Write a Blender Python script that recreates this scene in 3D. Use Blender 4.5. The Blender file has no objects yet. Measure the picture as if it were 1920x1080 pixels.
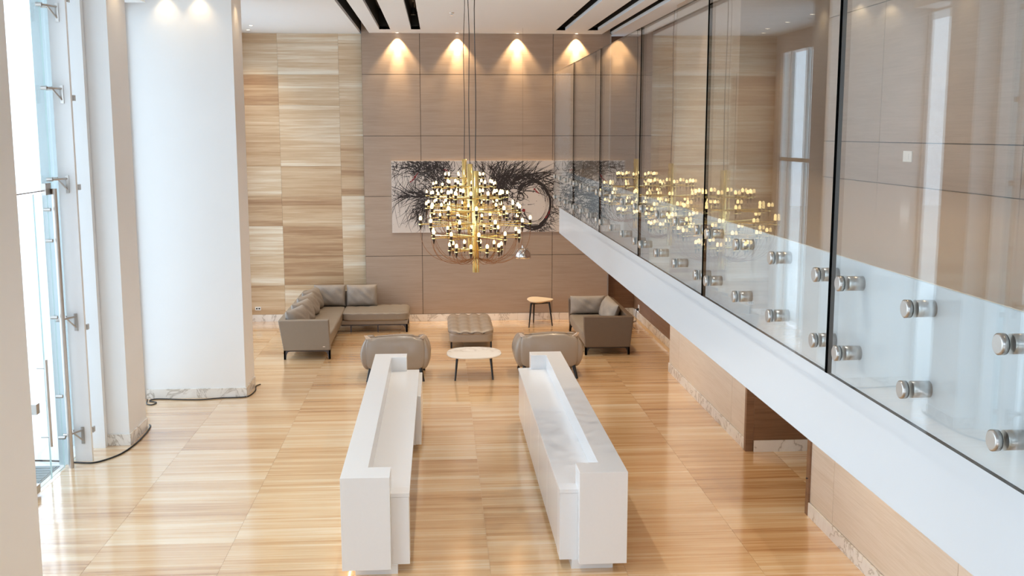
import bpy, bmesh, math, random
from mathutils import Vector, Matrix

# ------------------------------------------------------------------ camera, sky, exposure
scene = bpy.context.scene
COL = scene.collection
F_PX, YAW, PITCH, ROLL, CAM_H = 1981.33, 0.06864, 0.145833, -0.000714, 4.2
cam_data = bpy.data.cameras.new('camera')
cam = bpy.data.objects.new('camera', cam_data)
COL.objects.link(cam)
cam_data.sensor_width = 36.0
cam_data.lens = F_PX * 36.0 / 1920.0
cam_data.clip_start = 0.05
_f = Vector((math.sin(YAW) * math.cos(PITCH), math.cos(YAW) * math.cos(PITCH), -math.sin(PITCH)))
_r = Vector((math.cos(YAW), -math.sin(YAW), 0))
_u = _r.cross(_f)
_r2 = math.cos(ROLL) * _r + math.sin(ROLL) * _u
_u2 = -math.sin(ROLL) * _r + math.cos(ROLL) * _u
_m = Matrix.Identity(4)
for i in range(3):
    _m[i][0], _m[i][1], _m[i][2] = _r2[i], _u2[i], -_f[i]
_m.translation = (0, 0, CAM_H)
cam.matrix_world = _m
scene.camera = cam

world = bpy.data.worlds.new('overcast_sky')
scene.world = world
world.use_nodes = True
bg = world.node_tree.nodes['Background']
bg.inputs['Color'].default_value = (0.82, 0.94, 1.10, 1)
bg.inputs['Strength'].default_value = 3.2
scene.view_settings.view_transform = 'Standard'
scene.view_settings.look = 'None'
scene.view_settings.gamma = 1.0
scene.view_settings.use_curve_mapping = False
scene.view_settings.exposure = 0.03
scene.cycles.max_bounces = 8
scene.cycles.diffuse_bounces = 4
scene.cycles.glossy_bounces = 3
scene.cycles.transparent_max_bounces = 24
scene.cycles.caustics_reflective = False
scene.cycles.caustics_refractive = False
scene.cycles.sample_clamp_indirect = 6.0
scene.cycles.adaptive_threshold = 0.03

SPOT_WALL = 150.0      # watts of each wall washer
SPOT_COL = 10.0
SPOT_GEN = 90.0
SPOT_TRACK = 270.0
SPOT_SOFFIT = 115.0
BULB = 4.2

# ------------------------------------------------------------------ material helpers
def lin(r, g, b):
    def c(v):
        v /= 255.0
        return v / 12.92 if v <= 0.04045 else ((v + 0.055) / 1.055) ** 2.4
    return (c(r), c(g), c(b), 1.0)

def base_mat(name):
    m = bpy.data.materials.new(name)
    m.use_nodes = True
    return m, m.node_tree, m.node_tree.nodes['Principled BSDF']

def N(nt, kind, **kw):
    n = nt.nodes.new(kind)
    for k, v in kw.items():
        if k in n.inputs:
            n.inputs[k].default_value = v
        else:
            setattr(n, k, v)
    return n

def plain(name, col, rough=0.5, metal=0.0, spec=0.5, coat=0.0, noise=0.0, nscale=8.0, bump=0.0, emit=None):
    m, nt, p = base_mat(name)
    p.inputs['Base Color'].default_value = col
    p.inputs['Roughness'].default_value = rough
    p.inputs['Metallic'].default_value = metal
    p.inputs['Specular IOR Level'].default_value = spec
    p.inputs['Coat Weight'].default_value = coat
    p.inputs['Coat Roughness'].default_value = 0.08
    tc = N(nt, 'ShaderNodeTexCoord')
    if noise or bump:
        n = N(nt, 'ShaderNodeTexNoise', Scale=nscale, Detail=4.0)
        nt.links.new(tc.outputs['Object'], n.inputs['Vector'])
        if noise:
            mx = N(nt, 'ShaderNodeMix', data_type='RGBA')
            mx.inputs[6].default_value = tuple(c * (1 - noise) for c in col[:3]) + (1,)
            mx.inputs[7].default_value = tuple(min(1, c * (1 + noise)) for c in col[:3]) + (1,)
            nt.links.new(n.outputs['Fac'], mx.inputs[0])
            nt.links.new(mx.outputs[2], p.inputs['Base Color'])
        if bump:
            b = N(nt, 'ShaderNodeBump', Strength=bump, Distance=0.02)
            nt.links.new(n.outputs['Fac'], b.inputs['Height'])
            nt.links.new(b.outputs['Normal'], p.inputs['Normal'])
    if emit:
        p.inputs['Emission Color'].default_value = emit[0]
        p.inputs['Emission Strength'].default_value = emit[1]
    return m

def streaked(name, stops, broad, fine, rough, coat=0.0, spec=0.5, vary=0.25, fine_amt=0.35, detail=6.0, distort=0.3, swap=True):
    """Vein-cut stone or veneer: noise stretched along one axis, shifted and toned per piece."""
    m, nt, p = base_mat(name)
    geo = N(nt, 'ShaderNodeNewGeometry')
    oi = N(nt, 'ShaderNodeObjectInfo')
    mul = N(nt, 'ShaderNodeMath', operation='MULTIPLY')
    nt.links.new(oi.outputs['Random'], mul.inputs[0]); mul.inputs[1].default_value = 57.0
    add = N(nt, 'ShaderNodeVectorMath', operation='ADD')
    nt.links.new(geo.outputs['Position'], add.inputs[0])
    nt.links.new(mul.outputs[0], add.inputs[1])
    def layer(sc):
        v = N(nt, 'ShaderNodeVectorMath', operation='MULTIPLY')
        nt.links.new(add.outputs[0], v.inputs[0]); v.inputs[1].default_value = sc
        n = N(nt, 'ShaderNodeTexNoise', Scale=1.0, Detail=detail, Roughness=0.62, Distortion=distort)
        nt.links.new(v.outputs[0], n.inputs['Vector'])
        return n
    a, b = layer(broad), layer(fine)
    mx = N(nt, 'ShaderNodeMix', data_type='FLOAT')
    mx.inputs[0].default_value = fine_amt
    nt.links.new(a.outputs['Fac'], mx.inputs[2]); nt.links.new(b.outputs['Fac'], mx.inputs[3])
    tone = N(nt, 'ShaderNodeMath', operation='MULTIPLY_ADD')
    nt.links.new(oi.outputs['Random'], tone.inputs[0])
    tone.inputs[1].default_value = vary; tone.inputs[2].default_value = -vary / 2
    s = N(nt, 'ShaderNodeMath', operation='ADD')
    nt.links.new(mx.outputs[0], s.inputs[0]); nt.links.new(tone.outputs[0], s.inputs[1])
    r = N(nt, 'ShaderNodeValToRGB')
    while len(r.color_ramp.elements) < len(stops):
        r.color_ramp.elements.new(0.5)
    for e, (pos, c) in zip(r.color_ramp.elements, stops):
        e.position = pos; e.color = c
    nt.links.new(s.outputs[0], r.inputs['Fac'])
    nt.links.new(r.outputs['Color'], p.inputs['Base Color'])
    p.inputs['Roughness'].default_value = rough
    p.inputs['Specular IOR Level'].default_value = spec
    p.inputs['Coat Weight'].default_value = coat
    p.inputs['Coat Roughness'].default_value = 0.11
    p.inputs['Coat IOR'].default_value = 1.68
    return m

def glass_mat(name, tint, r0=0.042, gloss_rough=0.0):
    m = bpy.data.materials.new(name); m.use_nodes = True
    nt = m.node_tree; nt.nodes.clear()
    out = N(nt, 'ShaderNodeOutputMaterial')
    tr = N(nt, 'ShaderNodeBsdfTransparent', Color=tint)
    gl = N(nt, 'ShaderNodeBsdfGlossy', Roughness=gloss_rough)
    lw = N(nt, 'ShaderNodeLayerWeight', Blend=0.5)
    pw = N(nt, 'ShaderNodeMath', operation='POWER'); pw.inputs[1].default_value = 5.0
    ma = N(nt, 'ShaderNodeMath', operation='MULTIPLY_ADD'); ma.inputs[1].default_value = 1 - r0; ma.inputs[2].default_value = r0
    mix = N(nt, 'ShaderNodeMixShader')
    nt.links.new(lw.outputs['Facing'], pw.inputs[0]); nt.links.new(pw.outputs[0], ma.inputs[0])
    nt.links.new(ma.outputs[0], mix.inputs[0])
    nt.links.new(tr.outputs[0], mix.inputs[1]); nt.links.new(gl.outputs[0], mix.inputs[2])
    nt.links.new(mix.outputs[0], out.inputs['Surface'])
    return m

def marble_mat(name, vein=(188, 180, 170), scale=2.2):
    m, nt, p = base_mat(name)
    geo = N(nt, 'ShaderNodeNewGeometry'); oi = N(nt, 'ShaderNodeObjectInfo')
    mul = N(nt, 'ShaderNodeMath', operation='MULTIPLY'); mul.inputs[1].default_value = 31.0
    nt.links.new(oi.outputs['Random'], mul.inputs[0])
    add = N(nt, 'ShaderNodeVectorMath', operation='ADD')
    nt.links.new(geo.outputs['Position'], add.inputs[0]); nt.links.new(mul.outputs[0], add.inputs[1])
    n = N(nt, 'ShaderNodeTexNoise', Scale=scale, Detail=5.0, Roughness=0.6, Distortion=0.9)
    nt.links.new(add.outputs[0], n.inputs['Vector'])
    r = N(nt, 'ShaderNodeValToRGB')
    el = r.color_ramp.elements
    el[0].position = 0.36; el[0].color = lin(236, 232, 226)
    el[1].position = 0.62; el[1].color = lin(240, 237, 232)
    for pos, c in ((0.47, lin(234, 229, 222)), (0.50, lin(*vein)), (0.53, lin(235, 230, 224))):
        e = el.new(pos); e.color = c
    nt.links.new(n.outputs['Fac'], r.inputs['Fac'])
    nt.links.new(r.outputs['Color'], p.inputs['Base Color'])
    p.inputs['Roughness'].default_value = 0.18
    return m

M = {}
M['floor'] = streaked('travertine_floor_stone', [(0.32, lin(172, 124, 82)), (0.43, lin(209, 166, 119)), (0.53, lin(226, 191, 148)), (0.66, lin(240, 218, 186))],
                      (0.22, 6.5, 1.0), (0.7, 30.0, 1.0), 0.2, coat=1.0, vary=0.13, fine_amt=0.42)
M['grout'] = plain('floor_grout', lin(190, 160, 125), 0.7, noise=0.1)
M['wall_stone'] = streaked('travertine_wall_stone', [(0.30, lin(164, 128, 94)), (0.42, lin(194, 163, 128)), (0.55, lin(212, 188, 156)), (0.68, lin(234, 224, 206))],
                           (0.25, 1.0, 5.0), (0.8, 1.0, 24.0), 0.3, vary=0.24, fine_amt=0.4)
M['stone_joint'] = plain('stone_joint', lin(150, 125, 98), 0.8, noise=0.05)
M['veneer'] = streaked('taupe_wood_veneer', [(0.3, lin(160, 138, 120)), (0.5, lin(171, 150, 132)), (0.7, lin(180, 160, 143))],
                       (0.6, 1.0, 9.0), (2.0, 2.0, 70.0), 0.42, vary=0.05, fine_amt=0.6)
M['veneer_side'] = streaked('light_wood_veneer', [(0.3, lin(210, 192, 170)), (0.5, lin(222, 206, 188)), (0.7, lin(230, 216, 200))],
                            (1.0, 0.6, 9.0), (2.0, 2.0, 70.0), 0.42, vary=0.05, fine_amt=0.6)
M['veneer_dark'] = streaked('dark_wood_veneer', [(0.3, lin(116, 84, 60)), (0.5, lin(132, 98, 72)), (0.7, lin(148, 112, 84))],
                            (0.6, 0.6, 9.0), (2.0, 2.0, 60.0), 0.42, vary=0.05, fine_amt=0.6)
M['panel_joint'] = plain('panel_joint', lin(50, 40, 34), 0.9)
M['white_wall'] = plain('white_plaster', lin(240, 240, 240), 0.55, noise=0.012, nscale=3)
M['column_warm'] = plain('warm_white_plaster', lin(230, 218, 208), 0.55, noise=0.012, nscale=3)
M['ceiling'] = plain('ceiling_paint', lin(240, 245, 250), 0.7, noise=0.01)
M['fascia'] = plain('white_lacquer_fascia', lin(212, 214, 217), 0.16, noise=0.01, nscale=2)
M['slot'] = plain('slot_black', lin(14, 12, 11), 0.6)
M['rail'] = plain('dark_bronze_rail', lin(58, 44, 34), 0.35, metal=0.6)
M['counter'] = plain('white_quartz', lin(231, 231, 232), 0.2, noise=0.015, nscale=40)
M['counter_door'] = plain('white_lacquer_door', lin(235, 234, 233), 0.14)
M['marble'] = marble_mat('veined_marble')
M['glass'] = glass_mat('balustrade_glass', (0.972, 0.99, 0.99, 1), r0=0.06)
M['glass_f'] = glass_mat('facade_glass', (0.955, 0.985, 0.985, 1), r0=0.045)
M['glass_edge'] = plain('glass_edge_dark', lin(9, 14, 14), 0.4, spec=0.2)
M['seal'] = plain('black_silicone', lin(8, 9, 9), 1.0, spec=0.0)
M['glass_edge_light'] = plain('glass_edge_pale', lin(190, 216, 214), 0.2)
M['cyan_panel'] = plain('pale_cyan_panel', lin(186, 202, 205), 0.3)
M['steel'] = plain('brushed_steel', lin(190, 184, 178), 0.28, metal=1.0, noise=0.05, nscale=30)
M['chrome'] = plain('polished_chrome', lin(225, 226, 228), 0.05, metal=1.0)
M['white_steel'] = plain('white_painted_steel', lin(236, 236, 236), 0.4)
M['leather'] = plain('taupe_leather', lin(138, 127, 115), 0.38, noise=0.05, nscale=14, bump=0.08)
M['leather_light'] = plain('sheen_taupe_leather', lin(152, 140, 128), 0.26, noise=0.04, nscale=10, bump=0.1, coat=0.15)
M['leather_shade_piping'] = plain('taupe_leather_shade_piping', lin(104, 88, 74), 0.4, noise=0.05, nscale=14, bump=0.08)  # shade on the loveseat panels put into the leather colour; also armchair piping
M['fabric'] = plain('taupe_fabric', lin(150, 141, 133), 0.7, noise=0.08, nscale=30, bump=0.15)
M['dark_metal'] = plain('dark_grey_metal', lin(66, 62, 66), 0.4, metal=0.4)
M['black_metal'] = plain('black_metal', lin(30, 27, 26), 0.35, metal=0.3)
M['brass'] = plain('polished_brass', lin(246, 218, 146), 0.14, metal=1.0)
M['socket'] = plain('dark_bronze_socket', lin(62, 44, 34), 0.35, metal=0.5)
M['wire'] = plain('copper_wire', lin(150, 98, 58), 0.4, metal=0.5)
M['bulb'] = plain('lit_bulb', (1, 0.75, 0.42, 1), 0.3, emit=((1.0, 0.73, 0.30, 1), BULB))
M['lens'] = plain('lit_downlight_lens', (1, 0.9, 0.75, 1), 0.3, emit=((1.0, 0.86, 0.66, 1), 12.0))
M['led'] = plain('lit_led_strip', (1, 0.9, 0.7, 1), 0.3, emit=((1.0, 0.80, 0.52, 1), 8.0))
M['cable'] = plain('black_cable', lin(28, 28, 30), 0.5)
M['canvas'] = plain('pale_canvas', lin(214, 204, 196), 0.85, noise=0.03, nscale=30)
M['paint'] = plain('black_paint', lin(40, 31, 30), 0.6)
M['red_paint'] = plain('red_paint', lin(134, 30, 34), 0.6)
M['tabletop'] = marble_mat('pale_tabletop_stone', (214, 206, 198), 1.2)
M['cream_top'] = plain('cream_tabletop', lin(232, 214, 190), 0.3, noise=0.03)
M['plastic'] = plain('white_plastic', lin(238, 238, 236), 0.4)
M['blue'] = plain('blue_plastic', lin(50, 84, 150), 0.4)
M['mat'] = plain('grey_blue_doormat', lin(140, 156, 162), 0.8, noise=0.15, nscale=20)
M['pave'] = plain('pale_pavement', lin(240, 240, 238), 0.8, noise=0.05)
M['tag'] = plain('pale_leather_tag', lin(226, 212, 200), 0.5)

# ------------------------------------------------------------------ object helpers
def tag(o, label=None, cat=None, group=None, kind=None):
    if label: o['label'] = label
    if cat: o['category'] = cat
    if group: o['group'] = group
    if kind: o['kind'] = kind
    return o

def link(name, me, mat=None, parent=None, loc=None, rot=None):
    o = bpy.data.objects.new(name, me)
    COL.objects.link(o)
    if mat is not None and me is not None and not me.materials:
        for mm in (mat if isinstance(mat, (list, tuple)) else [mat]):
            me.materials.append(mm)
    if parent is not None:
        o.parent = parent
    if loc is not None:
        o.location = loc
    if rot is not None:
        o.rotation_euler = rot
    return o

def empty(name, loc, rz=0.0):
    o = bpy.data.objects.new(name, None)
    COL.objects.link(o)
    o.location = loc; o.rotation_euler = (0, 0, rz)
    o.empty_display_size = 0.1
    return o

def mesh(name, verts, faces, smooth=False):
    me = bpy.data.meshes.new(name)
    me.from_pydata([tuple(v) for v in verts], [], faces)
    if smooth:
        me.polygons.foreach_set('use_smooth', [True] * len(me.polygons))
    me.update()
    return me

class MB:
    """Collects shapes for one mesh part."""
    def __init__(self): self.v, self.f, self.mi = [], [], []
    def add(self, vs, fs, mi=0):
        n = len(self.v); self.v += [Vector(v) for v in vs]
        self.f += [tuple(i + n for i in f) for f in fs]; self.mi += [mi] * len(fs)
        return self
    def box(self, x0, x1, y0, y1, z0, z1, mi=0):
        vs = [(x0, y0, z0), (x1, y0, z0), (x1, y1, z0), (x0, y1, z0), (x0, y0, z1), (x1, y0, z1), (x1, y1, z1), (x0, y1, z1)]
        return self.add(vs, [(0, 3, 2, 1), (4, 5, 6, 7), (0, 1, 5, 4), (1, 2, 6, 5), (2, 3, 7, 6), (3, 0, 4, 7)], mi)
    def prism(self, poly, axis, a, b, mi=0):
        """poly of 2-D points extruded along axis from a to b ('y': points are x,z ; 'x': y,z ; 'z': x,y)"""
        def P(p, t):
            return {'y': (p[0], t, p[1]), 'x': (t, p[0], p[1]), 'z': (p[0], p[1], t)}[axis]
        n = len(poly)
        vs = [P(p, a) for p in poly] + [P(p, b) for p in poly]
        fs = [tuple(range(n))[::-1], tuple(range(n, 2 * n))] + [(i, (i + 1) % n, n + (i + 1) % n, n + i) for i in range(n)]
        return self.add(vs, fs, mi)
    def tube(self, pts, r, seg=8, mi=0, caps=True):
        pts = [Vector(p) for p in pts]
        rs = r if isinstance(r, (list, tuple)) else [r] * len(pts)
        vs, fs = [], []
        prev = None
        for i, p in enumerate(pts):
            t = (pts[min(i + 1, len(pts) - 1)] - pts[max(i - 1, 0)]).normalized()
            if prev is None:
                up = Vector((0, 0, 1)) if abs(t.z) < 0.9 else Vector((1, 0, 0))
                a = t.cross(up).normalized()
            else:
                a = (prev - prev.dot(t) * t)
                a = a.normalized() if a.length > 1e-6 else t.orthogonal().normalized()
            prev = a
            b = t.cross(a)
            for k in range(seg):
                an = 2 * math.pi * k / seg
                vs.append(p + rs[i] * (math.cos(an) * a + math.sin(an) * b))
        for i in range(len(pts) - 1):
            for k in range(seg):
                fs.append((i * seg + k, i * seg + (k + 1) % seg, (i + 1) * seg + (k + 1) % seg, (i + 1) * seg + k))
        if caps:
            fs.append(tuple(range(seg))[::-1]); fs.append(tuple((len(pts) - 1) * seg + k for k in range(seg)))
        return self.add(vs, fs, mi)
    def lathe(self, prof, seg=16, c=(0, 0, 0), mi=0):
        vs, fs = [], []
        for r, z in prof:
            for k in range(seg):
                an = 2 * math.pi * k / seg
                vs.append((c[0] + r * math.cos(an), c[1] + r * math.sin(an), c[2] + z))
        for i in range(len(prof) - 1):
            for k in range(seg):
                fs.append((i * seg + k, i * seg + (k + 1) % seg, (i + 1) * seg + (k + 1) % seg, (i + 1) * seg + k))
        if prof[0][0] > 1e-6: fs.append(tuple(range(seg))[::-1])
        if prof[-1][0] > 1e-6: fs.append(tuple((len(prof) - 1) * seg + k for k in range(seg)))
        return self.add(vs, fs, mi)
    def mesh(self, name, smooth=False, origin=(0, 0, 0), bevel=0.0, seg=2):
        o = Vector(origin)
        me = mesh(name, [v - o for v in self.v], self.f, smooth)
        me.polygons.foreach_set('material_index', self.mi)
        bm = bmesh.new(); bm.from_mesh(me)
        if bevel:
            bmesh.ops.remove_doubles(bm, verts=bm.verts, dist=1e-6)
            bmesh.ops.bevel(bm, geom=list(bm.edges), offset=bevel, segments=seg, affect='EDGES', profile=0.5)
        bmesh.ops.recalc_face_normals(bm, faces=bm.faces)
        bm.to_mesh(me); bm.free()
        return me
    def build(self, name, mat, parent=None, smooth=False, bevel=0.0, seg=2):
        origin = parent.location if parent is not None else (0, 0, 0)
        if parent is not None and parent.parent is not None:
            origin = Vector(parent.location) + Vector(parent.parent.location)
        return link(name, self.mesh(name, smooth, origin, bevel, seg), mat, parent)

def autosmooth(o, ang=0.7):
    me = o.data
    me.polygons.foreach_set('use_smooth', [True] * len(me.polygons))
    bm = bmesh.new(); bm.from_mesh(me)
    for e in bm.edges:
        if len(e.link_faces) == 2 and e.calc_face_angle(0) > ang:
            e.smooth = False
    bm.to_mesh(me); bm.free()
    return o

def superbox(w, d, h, e=6.0, n=10, fn=None):
    """Rounded cushion-like box centred at the origin, sizes w,d,h; fn reshapes each point."""
    me = bpy.data.meshes.new('cushion_form')
    bm = bmesh.new()
    bmesh.ops.create_cube(bm, size=2.0)
    bmesh.ops.subdivide_edges(bm, edges=list(bm.edges), cuts=n, use_grid_fill=True)
    for v in bm.verts:
        c = v.co
        r = (abs(c.x) ** e + abs(c.y) ** e + abs(c.z) ** e) ** (1.0 / e)
        p = Vector((c.x / r * w / 2, c.y / r * d / 2, c.z / r * h / 2))
        if fn: p = Vector(fn(p.x, p.y, p.z))
        v.co = p
    bmesh.ops.recalc_face_normals(bm, faces=bm.faces)
    bm.to_mesh(me); bm.free()
    me.polygons.foreach_set('use_smooth', [True] * len(me.polygons))
    me.update()
    return me

def structure(o):
    o['kind'] = 'structure'
    return o

# ------------------------------------------------------------------ the setting
ZC = 6.34            # ceiling
YB, YT = 23.57, 23.77  # taupe feature wall, travertine wall
TW, TD = 1.3125, 0.6635
XF_ = -4.75
random.seed(4)

# floor: slab with each stone tile its own piece
floor = structure(MB().box(-6.4, 7.0, -6.0, 24.4, -0.30, -0.006).build('floor', M['grout']))
g = 0.0012
tile_mesh = MB().box(g, TW - g, g, TD - g, -0.02, 0.0).mesh('floor_tile')
def floor_rows():
    y = YB + 2 * TD / 3 - 0.12
    while y > 8.3:
        y -= TD
        yield y
rows = list(floor_rows())
n_tiles = 0
for y in rows:
    x = -3.48 - TW
    while x < 4.2:
        link('floor_tile', tile_mesh, M['floor'], floor, (x, y, 0)); n_tiles += 1
        x += TW
back_strip = MB().box(-4.79, 4.5, rows[0] + TD + g, 24.1, -0.02, 0.0).build('floor_tile', M['floor'], floor)
near_tiles = MB()
y = rows[-1] - TD
while y > -6:
    x = -3.48 - TW
    while x < 4.2:
        near_tiles.box(x + g, x + TW - g, y + g, y + TD - g, -0.02, 0.0)
        x += TW
    y -= TD
nt_o = near_tiles.build('floor_tile_field', M['floor'], floor); nt_o['kind'] = 'stuff'
for k in range(5):    # corridor tiles
    for q in range(2):
        link('floor_tile', tile_mesh, M['floor'], floor, (3.085 + TW * (1 + q), 10.4 + k * TD, 0.0))

# ceiling made of strips between the black slots
slots = [(-1.67, -1.475, YB), (-1.21, -0.98, 22.73), (-0.548, -0.355, 22.71), (2.493, 2.695, 22.74), (3.165, 3.383, 22.70), (3.60, 3.81, YB + 0.25)]
cb = MB()
edges = [-6.4]
for a, b, yend in slots:
    cb.box(edges[-1], a, -6.0, 24.4, ZC, ZC + 0.06)
    if yend < 23:
        cb.box(a, b, yend, 24.4, ZC, ZC + 0.06)
    edges.append(b)
cb.box(edges[-1], 7.0, -6.0, 24.4, ZC, ZC + 0.06)
ceiling = structure(cb.build('ceiling', M['ceiling']))
for a, b, yend in slots:
    s = MB()
    t = 0.015; zt = ZC + 0.42
    s.box(a - t, a, -6, yend, ZC + 0.06, zt).box(b, b + t, -6, yend, ZC + 0.06, zt).box(a - t, b + t, -6, yend, zt, zt + t)
    ye = yend if yend < 23 else 24.3
    if yend > 23:
        s.box(a - t, a, yend, ye, ZC + 0.06, zt).box(b, b + t, yend, ye, ZC + 0.06, zt).box(a - t, b + t, yend, ye, zt, zt + t)
    s.box(a - t, b + t, ye, ye + t, ZC, zt)
    so = s.build('slot_liner', M['slot'], ceiling)
    MB().box((a + b) / 2 - 0.02, (a + b) / 2 + 0.02, 2.0, yend - 0.5, zt - 0.10, zt - 0.05).build('lighting_track', M['rail'], so)
    MB().box((a + b) / 2 + 0.045, (a + b) / 2 + 0.06, 2.0, yend - 0.9, zt - 0.16, zt - 0.14).build('conduit', M['rail'], so)

def panel_wall(name, mat, backing, xs, zs, y, thick=0.02, gap=0.005, depth=0.3):
    w = structure(MB().box(xs[0], xs[-1], y + thick, y + depth, 0.0, zs[-1]).build(name, backing))
    for i in range(len(xs) - 1):
        for k in range(len(zs) - 1):
            MB().box(xs[i] + gap, xs[i + 1] - gap, y, y + thick, zs[k] + gap, zs[k + 1] - gap).build('wall_panel', mat, w)
    return w

def side_wall(name, mat, backing, ys, zs, x, thick=0.02, gap=0.004, depth=0.3):
    """wall facing -x"""
    w = structure(MB().box(x + thick, x + depth, ys[0], ys[-1], zs[0], zs[-1]).build(name, backing))
    for i in range(len(ys) - 1):
        for k in range(len(zs) - 1):
            MB().box(x, x + thick, ys[i] + gap, ys[i + 1] - gap, zs[k] + gap, zs[k + 1] - gap).build('wall_panel', mat, w)
    return w

PZ = [0.155, 1.48, 2.81, 4.132, 5.46, 6.74]
feature = panel_wall('wall_back', M['veneer'], M['panel_joint'], [-1.65, -0.39, 2.528, 3.79], PZ, YB)
trim = structure(MB().box(3.785, 3.815, YB - 0.006, YB + 0.03, 0.0, ZC).build('trim_1', M['steel']))
# travertine wall of stone tiles
tx = [-4.79, -3.48, -2.165, -1.652]
tz = [0.155 + TD * k for k in range(10)] + [ZC]
tw = panel_wall('wall_back_stone', M['wall_stone'], M['stone_joint'], tx, tz, YT, gap=0.0012)
for c in tw.children: c.name = 'stone_tile'
# recessed wall behind the loveseat
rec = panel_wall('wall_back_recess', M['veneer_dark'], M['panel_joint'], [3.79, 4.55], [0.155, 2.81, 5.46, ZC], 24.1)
# wooden side wall beyond the balcony: recess, then the projecting block
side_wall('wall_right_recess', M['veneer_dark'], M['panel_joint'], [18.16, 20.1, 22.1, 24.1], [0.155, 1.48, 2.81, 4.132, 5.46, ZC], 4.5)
wb = side_wall('wall_right_far', M['veneer_side'], M['panel_joint'], [13.44, 14.145, 17.43, 18.16], [0.155, 2.84], 4.05, depth=0.9)
structure(MB().box(4.05, 4.95, 14.27, 18.16, 2.85, ZC).build('wall_right_upper', M['veneer']))
structure(MB().box(4.5, 7.0, 13.36, 13.40, 0, 2.84).build('wall_corridor', M['panel_joint']))
cw = bpy.data.objects['wall_corridor']
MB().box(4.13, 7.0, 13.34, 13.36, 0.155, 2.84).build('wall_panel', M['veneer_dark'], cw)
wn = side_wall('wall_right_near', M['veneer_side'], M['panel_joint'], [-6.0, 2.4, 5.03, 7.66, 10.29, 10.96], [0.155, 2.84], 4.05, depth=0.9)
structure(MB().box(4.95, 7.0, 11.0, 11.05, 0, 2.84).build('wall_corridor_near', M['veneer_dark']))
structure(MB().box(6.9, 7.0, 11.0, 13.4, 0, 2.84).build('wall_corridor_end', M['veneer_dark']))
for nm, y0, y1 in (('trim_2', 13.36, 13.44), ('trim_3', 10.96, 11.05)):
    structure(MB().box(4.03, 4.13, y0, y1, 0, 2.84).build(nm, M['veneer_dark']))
MB().lathe([(0.0, -0.004), (0.012, -0.004), (0.012, 0.004), (0, 0.004)], 10, (4.02, 11.0, 0.42)).build('door_stop', M['black_metal'], bpy.data.objects['trim_3'])
# upper level wall with tall panels, behind the balcony
UX = 4.35
side_wall('wall_upper', M['veneer'], M['panel_joint'], [-6.0, -0.2, 2.43, 5.06, 7.67, 10.28, 11.8], [3.705, 4.105, 5.46, ZC], UX)
structure(MB().box(UX + 0.3, 7.0, 11.6, 11.8, 3.705, ZC).build('wall_upper_return', M['veneer']))
structure(MB().box(6.8, 7.0, 11.8, 14.3, 3.705, ZC).build('wall_upper_end', M['veneer']))
structure(MB().box(4.95, 7.0, 14.27, 14.4, 2.85, ZC).build('wall_upper_far', M['veneer']))
# rear and outer shell; rear glazing added for fill light from behind
structure(MB().box(-6.4, XF_, -6.2, -6.0, 0, ZC).box(4.35, 7.0, -6.2, -6.0, 0, ZC).build('wall_front', M['white_wall']))
wr = structure(MB().box(XF_, 4.35, -6.12, -6.04, ZC - 0.08, ZC).build('window_rear_fill', M['white_steel']))
for k in range(7):
    xa = XF_ + 9.1 * k / 6
    MB().box(xa - 0.04, xa + 0.04, -6.12, -6.04, 0, ZC - 0.08).build('window_frame', M['white_steel'], wr)
    if k < 6:
        MB().add([(xa + 0.04, -6.08, 0), (xa + 9.1 / 6 - 0.04, -6.08, 0), (xa + 9.1 / 6 - 0.04, -6.08, ZC - 0.08), (xa + 0.04, -6.08, ZC - 0.08)], [(0, 1, 2, 3)]).build('glass_pane', M['glass_f'], wr)

# balcony slab with its white fascia
FX, BZ0, BZ1, YE = 1.625, 2.85, 3.705, 14.27
slab = structure(MB().box(FX, 7.0, -6.0, YE, BZ0, BZ1 - 0.002).build('balcony_slab', M['fascia'], bevel=0.004))
MB().box(FX + 0.004, 6.8, -6.0, YE - 0.004, BZ1 - 0.002, BZ1).build('balcony_floor_surface', M['floor'], slab)

# the floor on which the photographer stands, level with the balcony
structure(MB().box(XF_ + 0.02, FX - 0.01, -6.0, -0.35, BZ0, BZ1).build('upper_landing_slab', M['fascia']))

# marble baseboards, one piece after another
BBH = 0.155
def baseboard(name, p0, p1, nrm, step=0.66, t=0.018):
    p0, p1, n = Vector((*p0, 0)), Vector((*p1, 0)), Vector((*nrm, 0))
    L = (p1 - p0).length; d = (p1 - p0) / L
    def slab_(a, b, thick, top, bottom=0.0):
        q = [p0 + d * a, p0 + d * b, p0 + d * b + n * thick, p0 + d * a + n * thick]
        return MB().add([(v.x, v.y, bottom) for v in q] + [(v.x, v.y, top) for v in q],
                        [(0, 3, 2, 1), (4, 5, 6, 7), (0, 1, 5, 4), (1, 2, 6, 5), (2, 3, 7, 6), (3, 0, 4, 7)])
    root = structure(slab_(0, L, t * 0.6, BBH - 0.004).build(name, M['stone_joint']))
    k = max(1, round(L / step))
    for i in range(k):
        slab_(L * i / k + 0.001, L * (i + 1) / k - 0.001, t, BBH, 0.0005).build('marble_piece', M['marble'], root)
    return root
baseboard('baseboard_back', (-1.65, YB), (3.79, YB), (0, -1))
baseboard('baseboard_back_stone', (-4.5, YT), (-1.655, YT), (0, -1))
baseboard('baseboard_back_recess', (3.80, 24.1), (4.5, 24.1), (0, -1))
baseboard('baseboard_right_recess', (4.5, 18.17), (4.5, 24.08), (-1, 0))
baseboard('baseboard_right_far', (4.05, 13.44), (4.05, 18.16), (-1, 0))
baseboard('baseboard_right_far_return', (4.05, 18.16), (4.5, 18.16), (0, 1))
baseboard('baseboard_corridor', (4.13, 13.34), (6.9, 13.34), (0, -1), step=0.9)
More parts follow.
